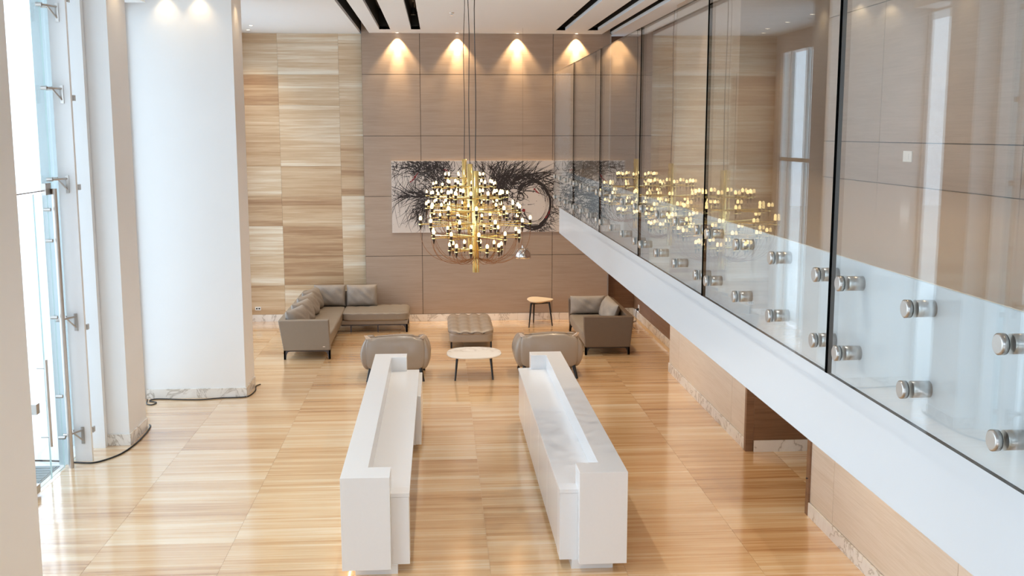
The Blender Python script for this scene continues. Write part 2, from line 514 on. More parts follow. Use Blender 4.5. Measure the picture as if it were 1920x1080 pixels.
baseboard('baseboard_right_near', (4.05, 5.0), (4.05, 10.96), (-1, 0))

# columns
def column(name, x0, x1, y0, y1, label_mat):
    c = structure(MB().box(x0, x1, y0, y1, 0, ZC).build(name, M['white_wall']))
    return c
XF = -4.75
column('column_far', XF, -3.13, 16.81, 17.62, None)
column('column_mid', XF, -4.23, 14.24, 15.07, None)
column('column_near', XF, -3.13, 7.28, 8.10, None)
column('column_rear', XF, -3.13, -2.3, -1.5, None)
baseboard('baseboard_column_far', (-4.69, 16.81), (-3.112, 16.81), (0, -1), step=0.8)
baseboard('baseboard_column_far_side', (-3.13, 16.81), (-3.13, 17.62), (1, 0), step=0.8)
baseboard('baseboard_column_mid', (-4.66, 14.24), (-4.212, 14.24), (0, -1))
baseboard('baseboard_column_mid_side', (-4.23, 14.24), (-4.23, 15.07), (1, 0), step=0.8)

# ------------------------------------------------------------------ glazed facade
def pane(parent, y0, y1, z0, z1, x=XF, t=0.012):
    b = MB()
    b.add([(x, y0, z0), (x, y1, z0), (x, y1, z1), (x, y0, z1)], [(0, 1, 2, 3)], 0)
    b.add([(x - t, y0, z0), (x - t, y1, z0), (x - t, y1, z1), (x - t, y0, z1)], [(0, 1, 2, 3)], 0)
    b.add([(x, y0, z0), (x - t, y0, z0), (x - t, y0, z1), (x, y0, z1), (x, y1, z0), (x - t, y1, z0), (x - t, y1, z1), (x, y1, z1)],
          [(0, 1, 2, 3), (4, 5, 6, 7), (0, 1, 5, 4), (3, 2, 6, 7)], 1)
    return b.build('glass_pane', [M['glass_f'], M['glass_edge_light']], parent)

w1 = structure(MB().box(XF - 0.05, XF + 0.03, -6.0, 16.8, ZC - 0.06, ZC).build('window_1', M['white_steel']))
for a, b in ((-5.98, -4.0), (-3.99, -2.31), (-1.49, 0.4), (0.41, 2.2), (2.21, 4.2), (4.21, 6.0), (6.01, 7.27), (8.11, 10.87)):
    pane(w1, a, b, 0.01, ZC - 0.06)
pane(w1, 10.88, 13.372, 3.525, ZC - 0.06)
pane(w1, 13.388, 14.235, 0.01, ZC - 0.06)
# side light of the entrance and white steel posts
MB().box(-4.72, -4.51, 13.54, 13.60, 0, ZC).build('steel_post', M['white_steel'], w1)
MB().box(-4.70, -4.52, 14.12, 14.225, 0, ZC).build('steel_post', M['white_steel'], w1)
MB().box(-4.885, XF - 0.02, 13.42, 13.44, 0, ZC).build('glass_fin', M['cyan_panel'], w1)
MB().box(-5.12, XF - 0.014, 14.26, 15.05, 0, ZC).build('outer_tint_panel', M['cyan_panel'], bpy.data.objects['column_mid'])  # panel added outside so the pane shows pale cyan, not bare sky
def spider(z, s=1.0):
    b = MB()
    for yy in (13.30, 13.47):
        b.tube([(XF - 0.02, yy, z), (XF + 0.05, yy, z)], 0.025, 10)
        b.tube([(XF + 0.05, yy, z), (XF + 0.08, 13.385, z)], 0.011, 8)
    b.tube([(XF + 0.07, 13.385, z), (XF + 0.14, 13.54, z)], 0.012, 8)
    b.tube([(XF + 0.07, 13.40, z), (XF + 0.14, 13.54, z - 0.14)], 0.010, 8)
    b.box(XF + 0.12, XF + 0.16, 13.53, 13.545, z - 0.18, z + 0.04)
    autosmooth(b.build('spider_fitting', M['steel'], w1))
for z in (5.72, 4.74, 3.64, 1.9, 0.42):
    spider(z)
for z in (5.82, 4.63, 3.53, 1.75, 0.4):
    MB().box(-4.515, -4.495, 13.61, 13.68, z - 0.035, z + 0.035).build('glass_clamp', M['steel'], w1)
    MB().tube([(XF - 0.03, 13.9, z), (XF + 0.04, 13.9, z)], 0.02, 10).build('glass_clamp', M['steel'], w1)

w2 = structure(MB().box(XF - 0.06, XF + 0.02, 15.07, 16.81, ZC - 0.25, ZC).build('window_2', M['white_steel']))
pane(w2, 15.12, 16.76, 0.02, ZC - 0.25)
MB().box(XF - 0.03, XF + 0.03, 15.07, 15.12, 0, ZC - 0.25).build('window_frame', M['white_steel'], w2)
MB().box(XF - 0.03, XF + 0.03, 16.76, 16.81, 0, ZC - 0.25).build('window_frame', M['white_steel'], w2)
MB().box(XF + 0.02, XF + 0.42, 15.6, 16.5, ZC - 0.22, ZC).build('blind_box', M['white_steel'], w2)

WX = -4.5
w3 = structure(MB().box(WX - 0.25, WX, 17.62, YT, 5.94, ZC).box(WX - 0.25, WX, 23.44, YT, 0, 5.94).build('window_3', M['column_warm']))
for a, b in ((17.66, 19.0), (19.06, 20.4), (20.46, 21.86), (21.94, 22.83), (22.90, 23.40)):
    pane(w3, a, b, 0.03, 3.58, x=WX - 0.08); pane(w3, a, b, 3.66, 5.9, x=WX - 0.08)
for y in (17.64, 19.03, 20.43, 21.9, 22.865, 23.42):
    MB().box(WX - 0.12, WX - 0.04, y - 0.03, y + 0.03, 0, 5.94).build('window_frame', M['white_steel'], w3)
MB().box(WX - 0.12, WX - 0.04, 17.62, 23.44, 3.58, 3.66).build('window_transom', M['white_steel'], w3)

# entrance door: frameless glass leaf, steel post, pull handle
d1 = structure(MB().box(XF - 0.02, XF + 0.0, 10.9, 13.28, 3.505, 3.52).build('door_1', M['steel']))
leaf = pane(d1, 11.7, 12.78, 0.02, 3.49)
leaf.name = 'door_leaf'
leaf2 = pane(d1, 10.9, 11.68, 0.02, 3.49); leaf2.name = 'door_leaf'
leaf3 = pane(d1, 12.80, 13.24, 0.02, 3.49); leaf3.name = 'side_light'
autosmooth(MB().tube([(-4.69, 13.29, 0), (-4.69, 13.29, 3.53)], 0.032, 16).build('door_post', M['steel'], d1))
autosmooth(MB().tube([(-4.67, 12.61, 0.48), (-4.67, 12.61, 1.545)], 0.019, 12).build('pull_handle', M['steel'], leaf))
for z in (0.60, 1.44):
    autosmooth(MB().tube([(-4.67, 12.61, z), (XF - 0.03, 12.61, z)], 0.010, 8).build('handle_mount', M['steel'], leaf))
MB().box(XF - 0.03, XF + 0.03, 12.36, 12.46, 0.94, 1.06).build('lock', M['steel'], leaf)
MB().box(XF - 0.03, XF + 0.04, 12.05, 12.30, 0.03, 0.13).build('patch_fitting', M['steel'], leaf)
MB().box(XF - 0.03, XF + 0.03, 13.1, 13.28, 3.46, 3.60).build('patch_fitting', M['steel'], d1)
for z in (3.28, 2.9, 1.95, 0.95, 0.42):
    autosmooth(MB().tube([(XF - 0.04, 13.20, z), (XF + 0.04, 13.20, z)], 0.022, 10).build('glass_bolt', M['steel'], d1))

# outdoor pavement
structure(MB().box(-60, -6.4, -30, 60, -0.3, -0.02).box(-6.4, XF - 0.06, 24.4, 60, -0.3, -0.02).build('pavement', M['pave']))
MB().box(-6.4, XF - 0.05, -6.0, 24.4, -0.02, 0.0).build('pavement_slab', M['pave'], bpy.data.objects['pavement'])

# ------------------------------------------------------------------ balustrade
GX, GZ0, GZ1 = 1.545, 3.245, 4.99
GT = 0.0175
bal = empty('glass_balustrade', (FX, 7.1, BZ0))
tag(bal, 'frameless clear glass balustrade on steel discs along the white balcony edge', 'balustrade')
def glass_box(x0, x1, y0, y1, z0, z1, face_axis):
    b = MB().box(x0, x1, y0, y1, z0, z1)
    b.mi = [1, 1, 1, 0, 1, 0] if face_axis == 'x' else [1, 1, 0, 1, 0, 1]
    return b
disc = MB()
disc.lathe([(0.0, 0.0), (0.030, 0.0), (0.030, 0.004), (0.0, 0.004)], 20)
dm = MB()
dm.tube([(0, 0, 0), (0.006, 0, 0)], [0.029, 0.0305], 20)
dm.tube([(-0.012, 0, 0), (-0.012 + 0.012, 0, 0)], 0.0305, 20, caps=True)
cap_mesh = MB().tube([(-0.022, 0, 0), (-0.019, 0, 0), (-0.003, 0, 0)], [0.026, 0.0305, 0.0305], 20).mesh('standoff_cap', smooth=False)
bar_mesh = MB().tube([(0, 0, 0), (FX - GX - GT, 0, 0)], 0.0285, 20).mesh('standoff_barrel')
gask_mesh = MB().tube([(-0.003, 0, 0), (0, 0, 0)], 0.0295, 20).mesh('standoff_gasket')
for me in (cap_mesh, bar_mesh, gask_mesh):
    me.polygons.foreach_set('use_smooth', [len(p.vertices) == 4 for p in me.polygons])
PW = 2.03
for k in range(0, 7):
    y0 = 0.0 + k * PW + 0.009; y1 = (k + 1) * PW - 0.009
    if k == 6: y1 = 14.24
    p = glass_box(GX, GX + GT, y0, y1, GZ0, GZ1, 'x').build('glass_panel', [M['glass'], M['glass_edge']], bal)
    po = Vector(bal.location)
    if k:
        MB().box(GX - 0.002, GX + GT + 0.001, k * PW - 0.009, k * PW + 0.009, GZ0, GZ1).build('joint_seal', M['seal'], bal)
    for off in (0.13, 0.72, 1.31, 1.90):
        for z in (3.352, 3.625):
            pos = Vector((GX, k * PW + off, z)) - po
            link('standoff_cap', cap_mesh, M['steel'], p, pos)
            link('standoff_gasket', gask_mesh, M['black_metal'], p, pos)
            link('standoff_barrel', bar_mesh, M['steel'], p, pos + Vector((GT, 0, 0)))
for a, b in ((1.56, 2.98), (2.99, 4.04)):
    p = glass_box(a, b, YE + 0.06, YE + 0.06 + GT, GZ0, GZ1, 'y').build('glass_panel', [M['glass'], M['glass_edge']], bal)
    for f in (0.2, 0.8):
        for z in (3.352, 3.625):
            pos = Vector((a + (b - a) * f, YE + 0.06, z)) - Vector(bal.location)
            link('standoff_barrel', bar_mesh, M['steel'], p, pos, (0, 0, -math.pi / 2))

# ------------------------------------------------------------------ ceiling lamps
WARM = (1.0, 0.72, 0.40)
def downlight(x, y, label, watts, cone=70, blend=0.6, aim=(0, 0, -1), group=None, col=WARM, r=0.045, soft=0.02):
    t = empty('recessed_downlight', (x, y, ZC))
    tag(t, label, 'downlight', group)
    ring = MB().lathe([(r * 0.72, -0.002), (r, -0.006), (r + 0.012, -0.004), (r + 0.012, 0.0), (r * 0.72, 0.0)], 20, (x, y, ZC)).build('trim_ring', M['plastic'], t)
    MB().lathe([(0.0, -0.003), (r * 0.7, -0.003), (r * 0.7, -0.0005), (0.0, -0.0005)], 16, (x, y, ZC)).build('lens', M['lens'], t)
    ld = bpy.data.lights.new('downlight_lamp', 'SPOT')
    ld.energy = watts; ld.spot_size = math.radians(cone); ld.spot_blend = blend; ld.color = col
    ld.shadow_soft_size = soft
    lo = bpy.data.objects.new('downlight_lamp', ld); COL.objects.link(lo)
    lo.parent = t; lo.location = (0, 0, -0.03)
    lo.rotation_euler = Vector(aim).to_track_quat('-Z', 'Y').to_euler()
    return t
wash = ['first wall washer over the taupe wall, beside the travertine', 'second wall washer from the travertine over the taupe wall',
        'third wall washer from the travertine over the taupe wall', 'fourth wall washer from the travertine, beside the glass balcony']
for x, lab in zip((-0.867, 0.427, 1.735, 3.03), wash):
    dn = downlight(x, YB - 0.095, lab, SPOT_WALL, cone=84, blend=0.5, aim=(0, 0.05, -1), group='wall washers over the taupe wall')
    ld = bpy.data.lights.new('downlight_beam', 'SPOT')
    ld.energy = SPOT_WALL * 1.8; ld.spot_size = math.radians(36); ld.spot_blend = 1.0; ld.color = WARM; ld.shadow_soft_size = 0.02
    lo = bpy.data.objects.new('downlight_beam', ld); COL.objects.link(lo)
    lo.parent = dn; lo.location = (0, 0, -0.03); lo.rotation_euler = Vector((0, 0.05, -1)).to_track_quat('-Z', 'Y').to_euler()
downlight(-4.10, 16.67, 'downlight washing the window edge of the broad white column', SPOT_COL, 90, 1.0, (0, 0.2, -1), 'column downlights')
downlight(-3.60, 16.67, 'downlight washing the inner half of the broad white column', SPOT_COL, 90, 1.0, (0, 0.2, -1), 'column downlights')
downlight(-2.92, 17.15, 'downlight washing the narrow side of the broad white column', SPOT_COL, 90, 1.0, (-0.2, 0, -1), 'column downlights')
downlight(-4.02, 14.6, 'downlight washing the side of the slim column by the entrance', SPOT_COL, 90, 1.0, (-0.2, 0, -1), 'column downlights')
downlight(-3.96, 23.04, 'downlight in the corner above the travertine wall', SPOT_GEN, 100, 1.0, group='ceiling downlights')
downlight(-3.74, 22.1, 'ceiling downlight second from the travertine wall, behind the column', SPOT_GEN, 100, 1.0, group='ceiling downlights')
downlight(-3.74, 20.8, 'ceiling downlight third from the travertine wall, behind the column', SPOT_GEN, 100, 1.0, group='ceiling downlights')
downlight(-3.74, 19.4, 'ceiling downlight fourth from the travertine wall, behind the column', SPOT_GEN, 100, 1.0, group='ceiling downlights')
for k, y in enumerate((12.6, 9.4, 6.2, 3.0)):  # unseen lamps added to brighten the upper wall behind the glass
    downlight(3.3, y, 'added fill downlight above the balcony floor, ' + ['first', 'second', 'third', 'fourth'][k] + ' from its far end', 30, 120, 1.0, group='added fill lamps above the balcony', col=(1.0, 0.87, 0.70))
def track_spot(x, y, label, watts, cone=110, aim=(0, 0, -1), col=(1.0, 0.93, 0.83)):
    t = empty('track_spotlight', (x, y, ZC + 0.30))
    tag(t, label, 'spotlight', 'spotlights in the black ceiling slots')
    autosmooth(MB().tube([(x, y, ZC + 0.30), (x, y, ZC + 0.20)], 0.012, 8).build('stalk', M['black_metal'], t))
    autosmooth(MB().lathe([(0.0, 0.20), (0.035, 0.20), (0.045, 0.17), (0.045, 0.07), (0.038, 0.07), (0.038, 0.10), (0, 0.10)], 16, (x, y, ZC)).build('lamp_head', M['black_metal'], t))
    MB().lathe([(0.0, 0.094), (0.036, 0.094), (0.036, 0.098), (0.0, 0.098)], 16, (x, y, ZC)).build('lens', M['lens'], t)
    ld = bpy.data.lights.new('track_lamp', 'SPOT')
    ld.energy = watts; ld.spot_size = math.radians(cone); ld.spot_blend = 1.0; ld.color = col; ld.shadow_soft_size = 0.04
    lo = bpy.data.objects.new('track_lamp', ld); COL.objects.link(lo)
    lo.parent = t; lo.location = (0, 0, -0.26)
    lo.rotation_euler = Vector(aim).to_track_quat('-Z', 'Y').to_euler()
order = ['first', 'second', 'third', 'fourth', 'fifth']
for x, nm, cc, kk in ((-0.45, 'slot beside the chandelier cables', (1.0, 0.95, 0.87), 0.95), (2.594, 'slot just before the glass balcony', (1.0, 0.75, 0.46), 1.7)):  # spotlights added in these two slots to brighten the middle of the floor
    for k, y in enumerate((20.6, 16.8, 13.0, 9.2, 5.4)):
        track_spot(x, y, 'added fill spotlight in the ' + nm + ', ' + order[k] + ' from the back wall', SPOT_TRACK * kk * (0.25 if x > 2 and y < 14.3 else 1.0), col=cc)
for k, y in enumerate((21.8, 16.2)):
    track_spot(3.705, y, 'black spotlight in the slot along the wooden wall, ' + order[k] + ' from the back wall', SPOT_TRACK * 0.35, 50, (0.12, 0, -1))
def soffit_light(x, y, label):
    t = empty('soffit_downlight', (x, y, BZ0))
    tag(t, label, 'downlight', 'downlights under the balcony')
    MB().lathe([(0.035, -0.002), (0.05, -0.006), (0.06, -0.004), (0.06, 0.0), (0.035, 0.0)], 20, (x, y, BZ0)).build('trim_ring', M['plastic'], t)
    MB().lathe([(0.0, -0.003), (0.034, -0.003), (0.034, -0.0005), (0.0, -0.0005)], 16, (x, y, BZ0)).build('lens', M['lens'], t)
    ld = bpy.data.lights.new('soffit_lamp', 'SPOT')
    ld.energy = SPOT_SOFFIT; ld.spot_size = math.radians(100); ld.spot_blend = 1.0; ld.color = (1.0, 0.73, 0.42); ld.shadow_soft_size = 0.03
    lo = bpy.data.objects.new('soffit_lamp', ld); COL.objects.link(lo)
    lo.parent = t; lo.location = (0, 0, -0.03)
for k, y in enumerate((12.2, 9.2, 6.2, 3.2)):
    soffit_light(3.45, y, 'downlight under the balcony, ' + order[k] + ' from its far end')
def ceiling_fitting(name, x, y, label, cat, r=0.03, h=0.05, mat='chrome'):
    o = MB().lathe([(r * 1.5, 0.0), (r * 1.4, -0.008), (r * 0.4, -0.012), (r * 0.4, -h * 0.7), (r, -h * 0.75), (r, -h), (0, -h)], 14, (x, y, ZC)).build(name, M[mat])
    tag(o, label, cat)
ceiling_fitting('fire_sprinkler', 0.262, 19.59, 'small chrome sprinkler head on the ceiling beside the chandelier cables', 'sprinkler')
ceiling_fitting('smoke_detector', -3.9, 20.0, 'small white detector on the ceiling near the broad column', 'detector', 0.04, 0.04, 'plastic')

# ------------------------------------------------------------------ chandeliers
tiers = [(0.215, 0.250, 10, 0.10), (0.345, 0.425, 10, 0.35), (0.467, 0.525, 10, 0.0), (0.585, 0.435, 10, 0.30), (0.712, 0.262, 10, 0.12)]
lamp_mesh = {}
sock = MB().lathe([(0.0, -0.055), (0.004, -0.052), (0.011, -0.022), (0.013, -0.018), (0.013, -0.006)], 10)
sock.lathe([(0.0125, 0.004), (0.0125, 0.036), (0.010, 0.038)], 10)
sock_me = sock.mesh('socket', smooth=True)
bulb_me = MB().lathe([(0.009, 0.036), (0.0125, 0.041), (0.0145, 0.049), (0.0145, 0.058), (0.0125, 0.067), (0.007, 0.075), (0.0, 0.078)], 12).mesh('bulb', smooth=True)
arm_me, wire_me = [], []
random.seed(9)
for z, R, n, ph in tiers:
    a = MB().tube([(0.03, 0, 0), (R, 0, 0)], 0.0048, 8)
    a.lathe([(0.020, -0.006), (0.020, 0.004), (0.0, 0.004)], 12, (R, 0, 0)); a.lathe([(0.0, -0.006), (0.020, -0.006)], 12, (R, 0, 0))
    arm_me.append(a.mesh('arm', smooth=False))
    pts = []
    z_end = 0.075 - z * 0.0 - z
    for i in range(13):
        t = i / 12
        p0 = Vector((R, 0, -0.05)); p1 = Vector((R * 1.02, 0, z_end * 0.72 - 0.02)); p2 = Vector((R * 0.62, 0, z_end - 0.035 * R / 0.5)); p3 = Vector((0.034, 0, z_end + 0.06))
        pts.append((1 - t) ** 3 * p0 + 3 * t * (1 - t) ** 2 * p1 + 3 * t * t * (1 - t) * p2 + t ** 3 * p3)
    wire_me.append(MB().tube(pts, 0.0022, 5).mesh('wire', smooth=True))
stem_me = MB().lathe([(0.0, 0.0), (0.033, 0.0), (0.033, 0.97), (0.0, 0.97)], 24).mesh('stem')
stem_me.polygons.foreach_set('use_smooth', [len(p.vertices) == 4 and abs(p.normal.z) < 0.5 for p in stem_me.polygons])
def chandelier(x, y, z, label, rot, off):
    t = empty('chandelier', (x, y, z), rot)
    tag(t, label, 'chandelier', 'chandeliers in a row over the counters')
    link('stem', stem_me, M['brass'], t)
    pts = [(off * (1 - abs(i / 5 - 1)) * 0.5 + off * i / 10 * math.sin(i * 0.9), 0, 0.97 + (ZC - z - 0.97) * i / 10) for i in range(11)]
    autosmooth(link('cable', MB().tube(pts, 0.0045, 6).mesh('cable'), M['cable'], t), 1.2)
    link('ceiling_rose', MB().lathe([(0.0, ZC - z - 0.03), (0.05, ZC - z - 0.03), (0.055, ZC - z - 0.001), (0.0, ZC - z - 0.001)], 18, (pts[-1][0], 0, 0)).mesh('ceiling_rose'), M['brass'], t)
    for (tz_, R, n, ph), am, wm in zip(tiers, arm_me, wire_me):
        for k in range(n):
            an = ph + 2 * math.pi * k / n
            arm = link('arm', am, M['brass'], t, (0, 0, tz_), (0, 0, an))
            link('socket', sock_me, M['socket'], arm, (R, 0, 0))
            b = link('bulb', bulb_me, M['bulb'], arm, (R, 0, 0))
            link('wire', wm, M['wire'], arm)
    return t
chandelier(0.345, 10.10, 2.872, 'brass candle bulb chandelier hanging lowest in view, in front of the other two', 0.0, 0.02)
chandelier(0.36, 12.38, 2.872, 'middle of three brass candle bulb chandeliers hung in a row', 0.25, -0.02)
chandelier(0.35, 14.66, 2.872, 'brass candle bulb chandelier at the back of the row, closest to the painting', 0.5, 0.025)

# ------------------------------------------------------------------ reception counters
def counter(mirror, label):
    """Built for the counter with its ledge at the window side; mirror flips it in x."""
    cx = 0.406
    def X(v): return v if not mirror else 2 * cx - v
    root = empty('reception_counter', (X(-0.64), 12.42, 0))
    tag(root, label, 'counter', 'white reception counters')
    def bx(b, x0, x1, *r):
        a, c = sorted((X(x0), X(x1))); b.box(a, c, *r); return b
    y0, y1 = 9.60, 15.23
    # tall front with end caps
    poly = [(-0.955, y0), (-0.492, y0), (-0.492, y0 + 0.315), (-0.712, y0 + 0.315), (-0.712, y1 - 0.255), (-0.492, y1 - 0.255), (-0.492, y1), (-0.955, y1)]
    MB().prism([(X(px), py) for px, py in poly], 'z', 0.092, 1.005).build('front_screen', M['counter'], root, bevel=0.003)
    # work surface slab
    bx(MB(), -0.712, -0.314, y0 + 0.32, y1 - 0.26, 0.765, 0.80).build('worktop', M['counter'], root, bevel=0.002)
    bx(MB(), -0.4921, -0.314, y0 + 0.125, y0 + 0.32, 0.765, 0.80).build('worktop_end', M['counter'], root)
    bx(MB(), -0.4921, -0.314, y1 - 0.26, y1 - 0.165, 0.765, 0.80).build('worktop_end', M['counter'], root)
    # near end block and carcass
    bx(MB(), -0.4921, -0.318, y0 + 0.128, y0 + 0.35, 0.092, 0.762).build('end_panel', M['counter'], root, bevel=0.002)
    if mirror:
        bx(MB(), -0.71, -0.345, y0 + 0.35, y1 - 0.27, 0.092, 0.762).build('carcass', M['counter'], root)
        n = 5; a, b = y0 + 0.352, y1 - 0.17
        for i in range(n):
            d = bx(MB(), -0.343, -0.322, a + (b - a) * i / n + 0.003, a + (b - a) * (i + 1) / n - 0.003, 0.095, 0.755).build('cabinet_door', M['counter_door'], root, bevel=0.002)
    else:
        bx(MB(), -0.71, -0.60, y0 + 0.35, 13.66, 0.092, 0.762).build('knee_panel', M['counter'], root)
        bx(MB(), -0.71, -0.345, 13.66, y1 - 0.27, 0.092, 0.762).build('carcass', M['counter'], root)
        for a, b in ((13.66, 14.36), (14.363, 15.06)):
            bx(MB(), -0.343, -0.270, a + 0.002, b - 0.002, 0.095, 0.758).build('cabinet_door', M['counter_door'], root, bevel=0.002)
    if not mirror:
        bx(MB(), -0.925, -0.91, y0 + 0.05, y1 - 0.05, 0.086, 0.0915).build('light_strip', M['led'], root)
    bx(MB(), -0.84, -0.435, y0 + 0.12, y1 - 0.12, 0.0, 0.092).build('plinth', M['counter'], root)
    return root
counter(False, 'long white reception counter closer to the windows, worktop facing the other counter')
counter(True, 'long white reception counter closer to the glass balcony, doors facing the aisle')

# ------------------------------------------------------------------ furniture
def bracket_leg(b, x, y, h, sx, sy, t=0.03, reach=0.16):
    """Tapered leg whose inner edge curves up into the frame."""
    pts = [(x, 0.0), (x + sx * 0.04, 0.0), (x + sx * 0.05, h * 0.5), (x + sx * 0.075, h * 0.8), (x + sx * reach, h), (x, h)]
    b.prism(pts, 'y', y, y + sy * t)
    pts = [(y, 0.0), (y + sy * 0.04, 0.0), (y + sy * 0.05, h * 0.5), (y + sy * 0.075, h * 0.8), (y + sy * reach, h), (y, h)]
    b.prism(pts, 'x', x, x + sx * t)
    return b

def cushion_mesh(w, h, t, wr=0.012, seed=0, pinch=0.12, side_pleats=False):
    """Loose pillow standing upright: width x, thickness y, height z."""
    rnd = random.Random(seed)
    ph = [rnd.uniform(0, 6.28) for _ in range(6)]
    nu, nv = 22, 16
    vs, fs = [], []
    for side in (-1, 1):
        for j in range(nv + 1):
            v = j / nv * 2 - 1
            for i in range(nu + 1):
                u = i / nu * 2 - 1
                prof = max(0.0, (1 - abs(u) ** 3.2)) ** 0.5 * max(0.0, (1 - abs(v) ** 3.2)) ** 0.5
                sx = 1 - pinch * 0.35 * (1 - abs(v)) * 0 - 0.05 * (1 - v * v) * pinch * 4 * (abs(u) ** 6)
                sz = 1 - 0.05 * (1 - u * u) * pinch * 4 * (abs(v) ** 6)
                wav = wr * (math.sin(7 * u + ph[0] + 2 * v) * math.sin(5 * v + ph[1]) + 0.5 * math.sin(13 * u + 9 * v + ph[2])) * prof
                if side_pleats and u > 0.62:
                    wav += 0.014 * math.sin(v * 26) * (u - 0.62) / 0.38
                vs.append((u * w / 2 * sx, side * (t / 2 * prof + 0.002) + side * wav, v * h / 2 * sz + h / 2))
    n = (nu + 1) * (nv + 1)
    for s in range(2):
        for j in range(nv):
            for i in range(nu):
                a = s * n + j * (nu + 1) + i
                q = (a, a + 1, a + nu + 2, a + nu + 1)
                fs.append(q if s == 0 else q[::-1])
    def ring():
        r = [i for i in range(nu + 1)] + [j * (nu + 1) + nu for j in range(1, nv + 1)]
        r += [nv * (nu + 1) + i for i in range(nu - 1, -1, -1)] + [j * (nu + 1) for j in range(nv - 1, 0, -1)]
        return r
    r = ring()
    for k in range(len(r)):
        a, b = r[k], r[(k + 1) % len(r)]
        fs.append((b, a, a + n, b + n))
    return mesh('cushion', vs, fs, True)

def cushion(w, h, t, loc, rz, lean, label, group, seed, mat='fabric', pleats=False, side=0.0):
    o = link('cushion', cushion_mesh(w, h, t, seed=seed, side_pleats=pleats), M[mat])
    o.location = loc
    o.rotation_euler = (lean, side, rz)
    tag(o, label, 'cushion', group)
    return o

# corner sofa
sofa = empty('corner_sofa', (-2.2, 21.6, 0))
tag(sofa, 'taupe corner sofa with chaise standing against the travertine and taupe walls', 'sofa')
zb, zt = 0.172, 0.745
# end panel, slightly flared
MB().prism([(-2.93, zb), (-2.06, zb), (-2.075, 0.5), (-2.085, zt), (-3.02, zt)], 'y', 19.60, 19.74).build('arm_panel', M['leather'], sofa, bevel=0.018, seg=3)
MB().add([(-2.93, 19.74, zb), (-2.87, 19.74, zb), (-2.90, 19.74, zt), (-3.02, 19.74, zt), (-2.93, 23.42, zb), (-2.87, 23.42, zb), (-2.90, 23.42, zt), (-3.02, 23.42, zt)],
         [(0, 3, 2, 1), (4, 5, 6, 7), (0, 1, 5, 4), (1, 2, 6, 5), (2, 3, 7, 6), (3, 0, 4, 7)]).build('back_panel', M['leather'], sofa, bevel=0.012)
MB().box(-2.99, -1.42, 23.33, 23.45, zb, zt).build('back_panel', M['leather'], sofa, bevel=0.012)
MB().box(-2.88, -2.10, 19.74, 23.3, 0.175, 0.262).build('seat_base', M['leather'], sofa, bevel=0.01)
MB().box(-2.12, -0.70, 22.24, 23.34, 0.175, 0.262).build('seat_base', M['leather'], sofa, bevel=0.01)
def tufted(n, axis, amp=0.012, L=1.0):
    def fn(x, y, z):
        c = x if axis == 'x' else y
        if z > 0: z += -amp * (abs(math.cos(math.pi * n * (c / L + 0.5))) ** 8)
        return (x, y, z)
    return fn
s1 = link('seat_cushion', superbox(0.80, 3.52, 0.19, 9, 14, tufted(4, 'y', 0.01, 3.5)), M['leather'], sofa, Vector((-2.47, 21.50, 0.345)) - sofa.location)
s2 = link('seat_cushion', superbox(1.42, 1.14, 0.19, 9, 22, tufted(6, 'x', 0.014, 1.42)), M['leather'], sofa, Vector((-1.375, 22.77, 0.345)) - sofa.location)
for x, y, sx, sy in ((-2.93, 19.62, 1, 1), (-2.065, 19.62, -1, 1), (-0.70, 22.24, -1, 1), (-0.70, 23.36, -1, -1), (-2.93, 23.4, 1, -1)):
    bracket_leg(MB(), x, y, zb, sx, sy).build('leg', M['dark_metal'], sofa)
for x in (-1.9, -1.33):
    MB().box(x - 0.012, x + 0.012, 22.30, 22.325, 0, zb).build('support_post', M['dark_metal'], sofa)
MB().box(-2.90, -2.09, 19.63, 19.68, 0.15, 0.174).build('base_rail', M['dark_metal'], sofa)
MB().box(-2.1, -0.73, 22.26, 22.30, 0.15, 0.174).build('base_rail', M['dark_metal'], sofa)
MB().box(-2.20, -2.16, 19.596, 19.60, 0.235, 0.25).build('maker_tag', M['tag'], sofa)
grp = 'loose cushions on the corner sofa'
sz = 0.435
labs = ['taupe cushion leaning on the sofa back, nearest the arm panel', 'taupe cushion on the corner sofa, second from the arm panel',
        'taupe cushion on the corner sofa, third from the arm panel', 'taupe cushion tucked in the corner of the sofa, fourth from the arm panel']
for k, (y, lab) in enumerate(zip((20.18, 21.0, 21.82, 22.60), labs)):
    cushion(0.84, 0.47, 0.25, (-2.65, y, sz), math.pi / 2 - 0.24, -0.32, lab, grp, k, pleats=False)
cushion(0.68, 0.47, 0.24, (-2.42, 23.14, sz), 0, -0.16, 'wide taupe cushion on the sofa in front of the travertine wall', grp, 11)
cushion(0.67, 0.47, 0.24, (-1.715, 23.12, sz), 0, -0.16, 'pale taupe cushion with a pleated side, at the chaise end of the sofa', grp, 12, pleats=True)

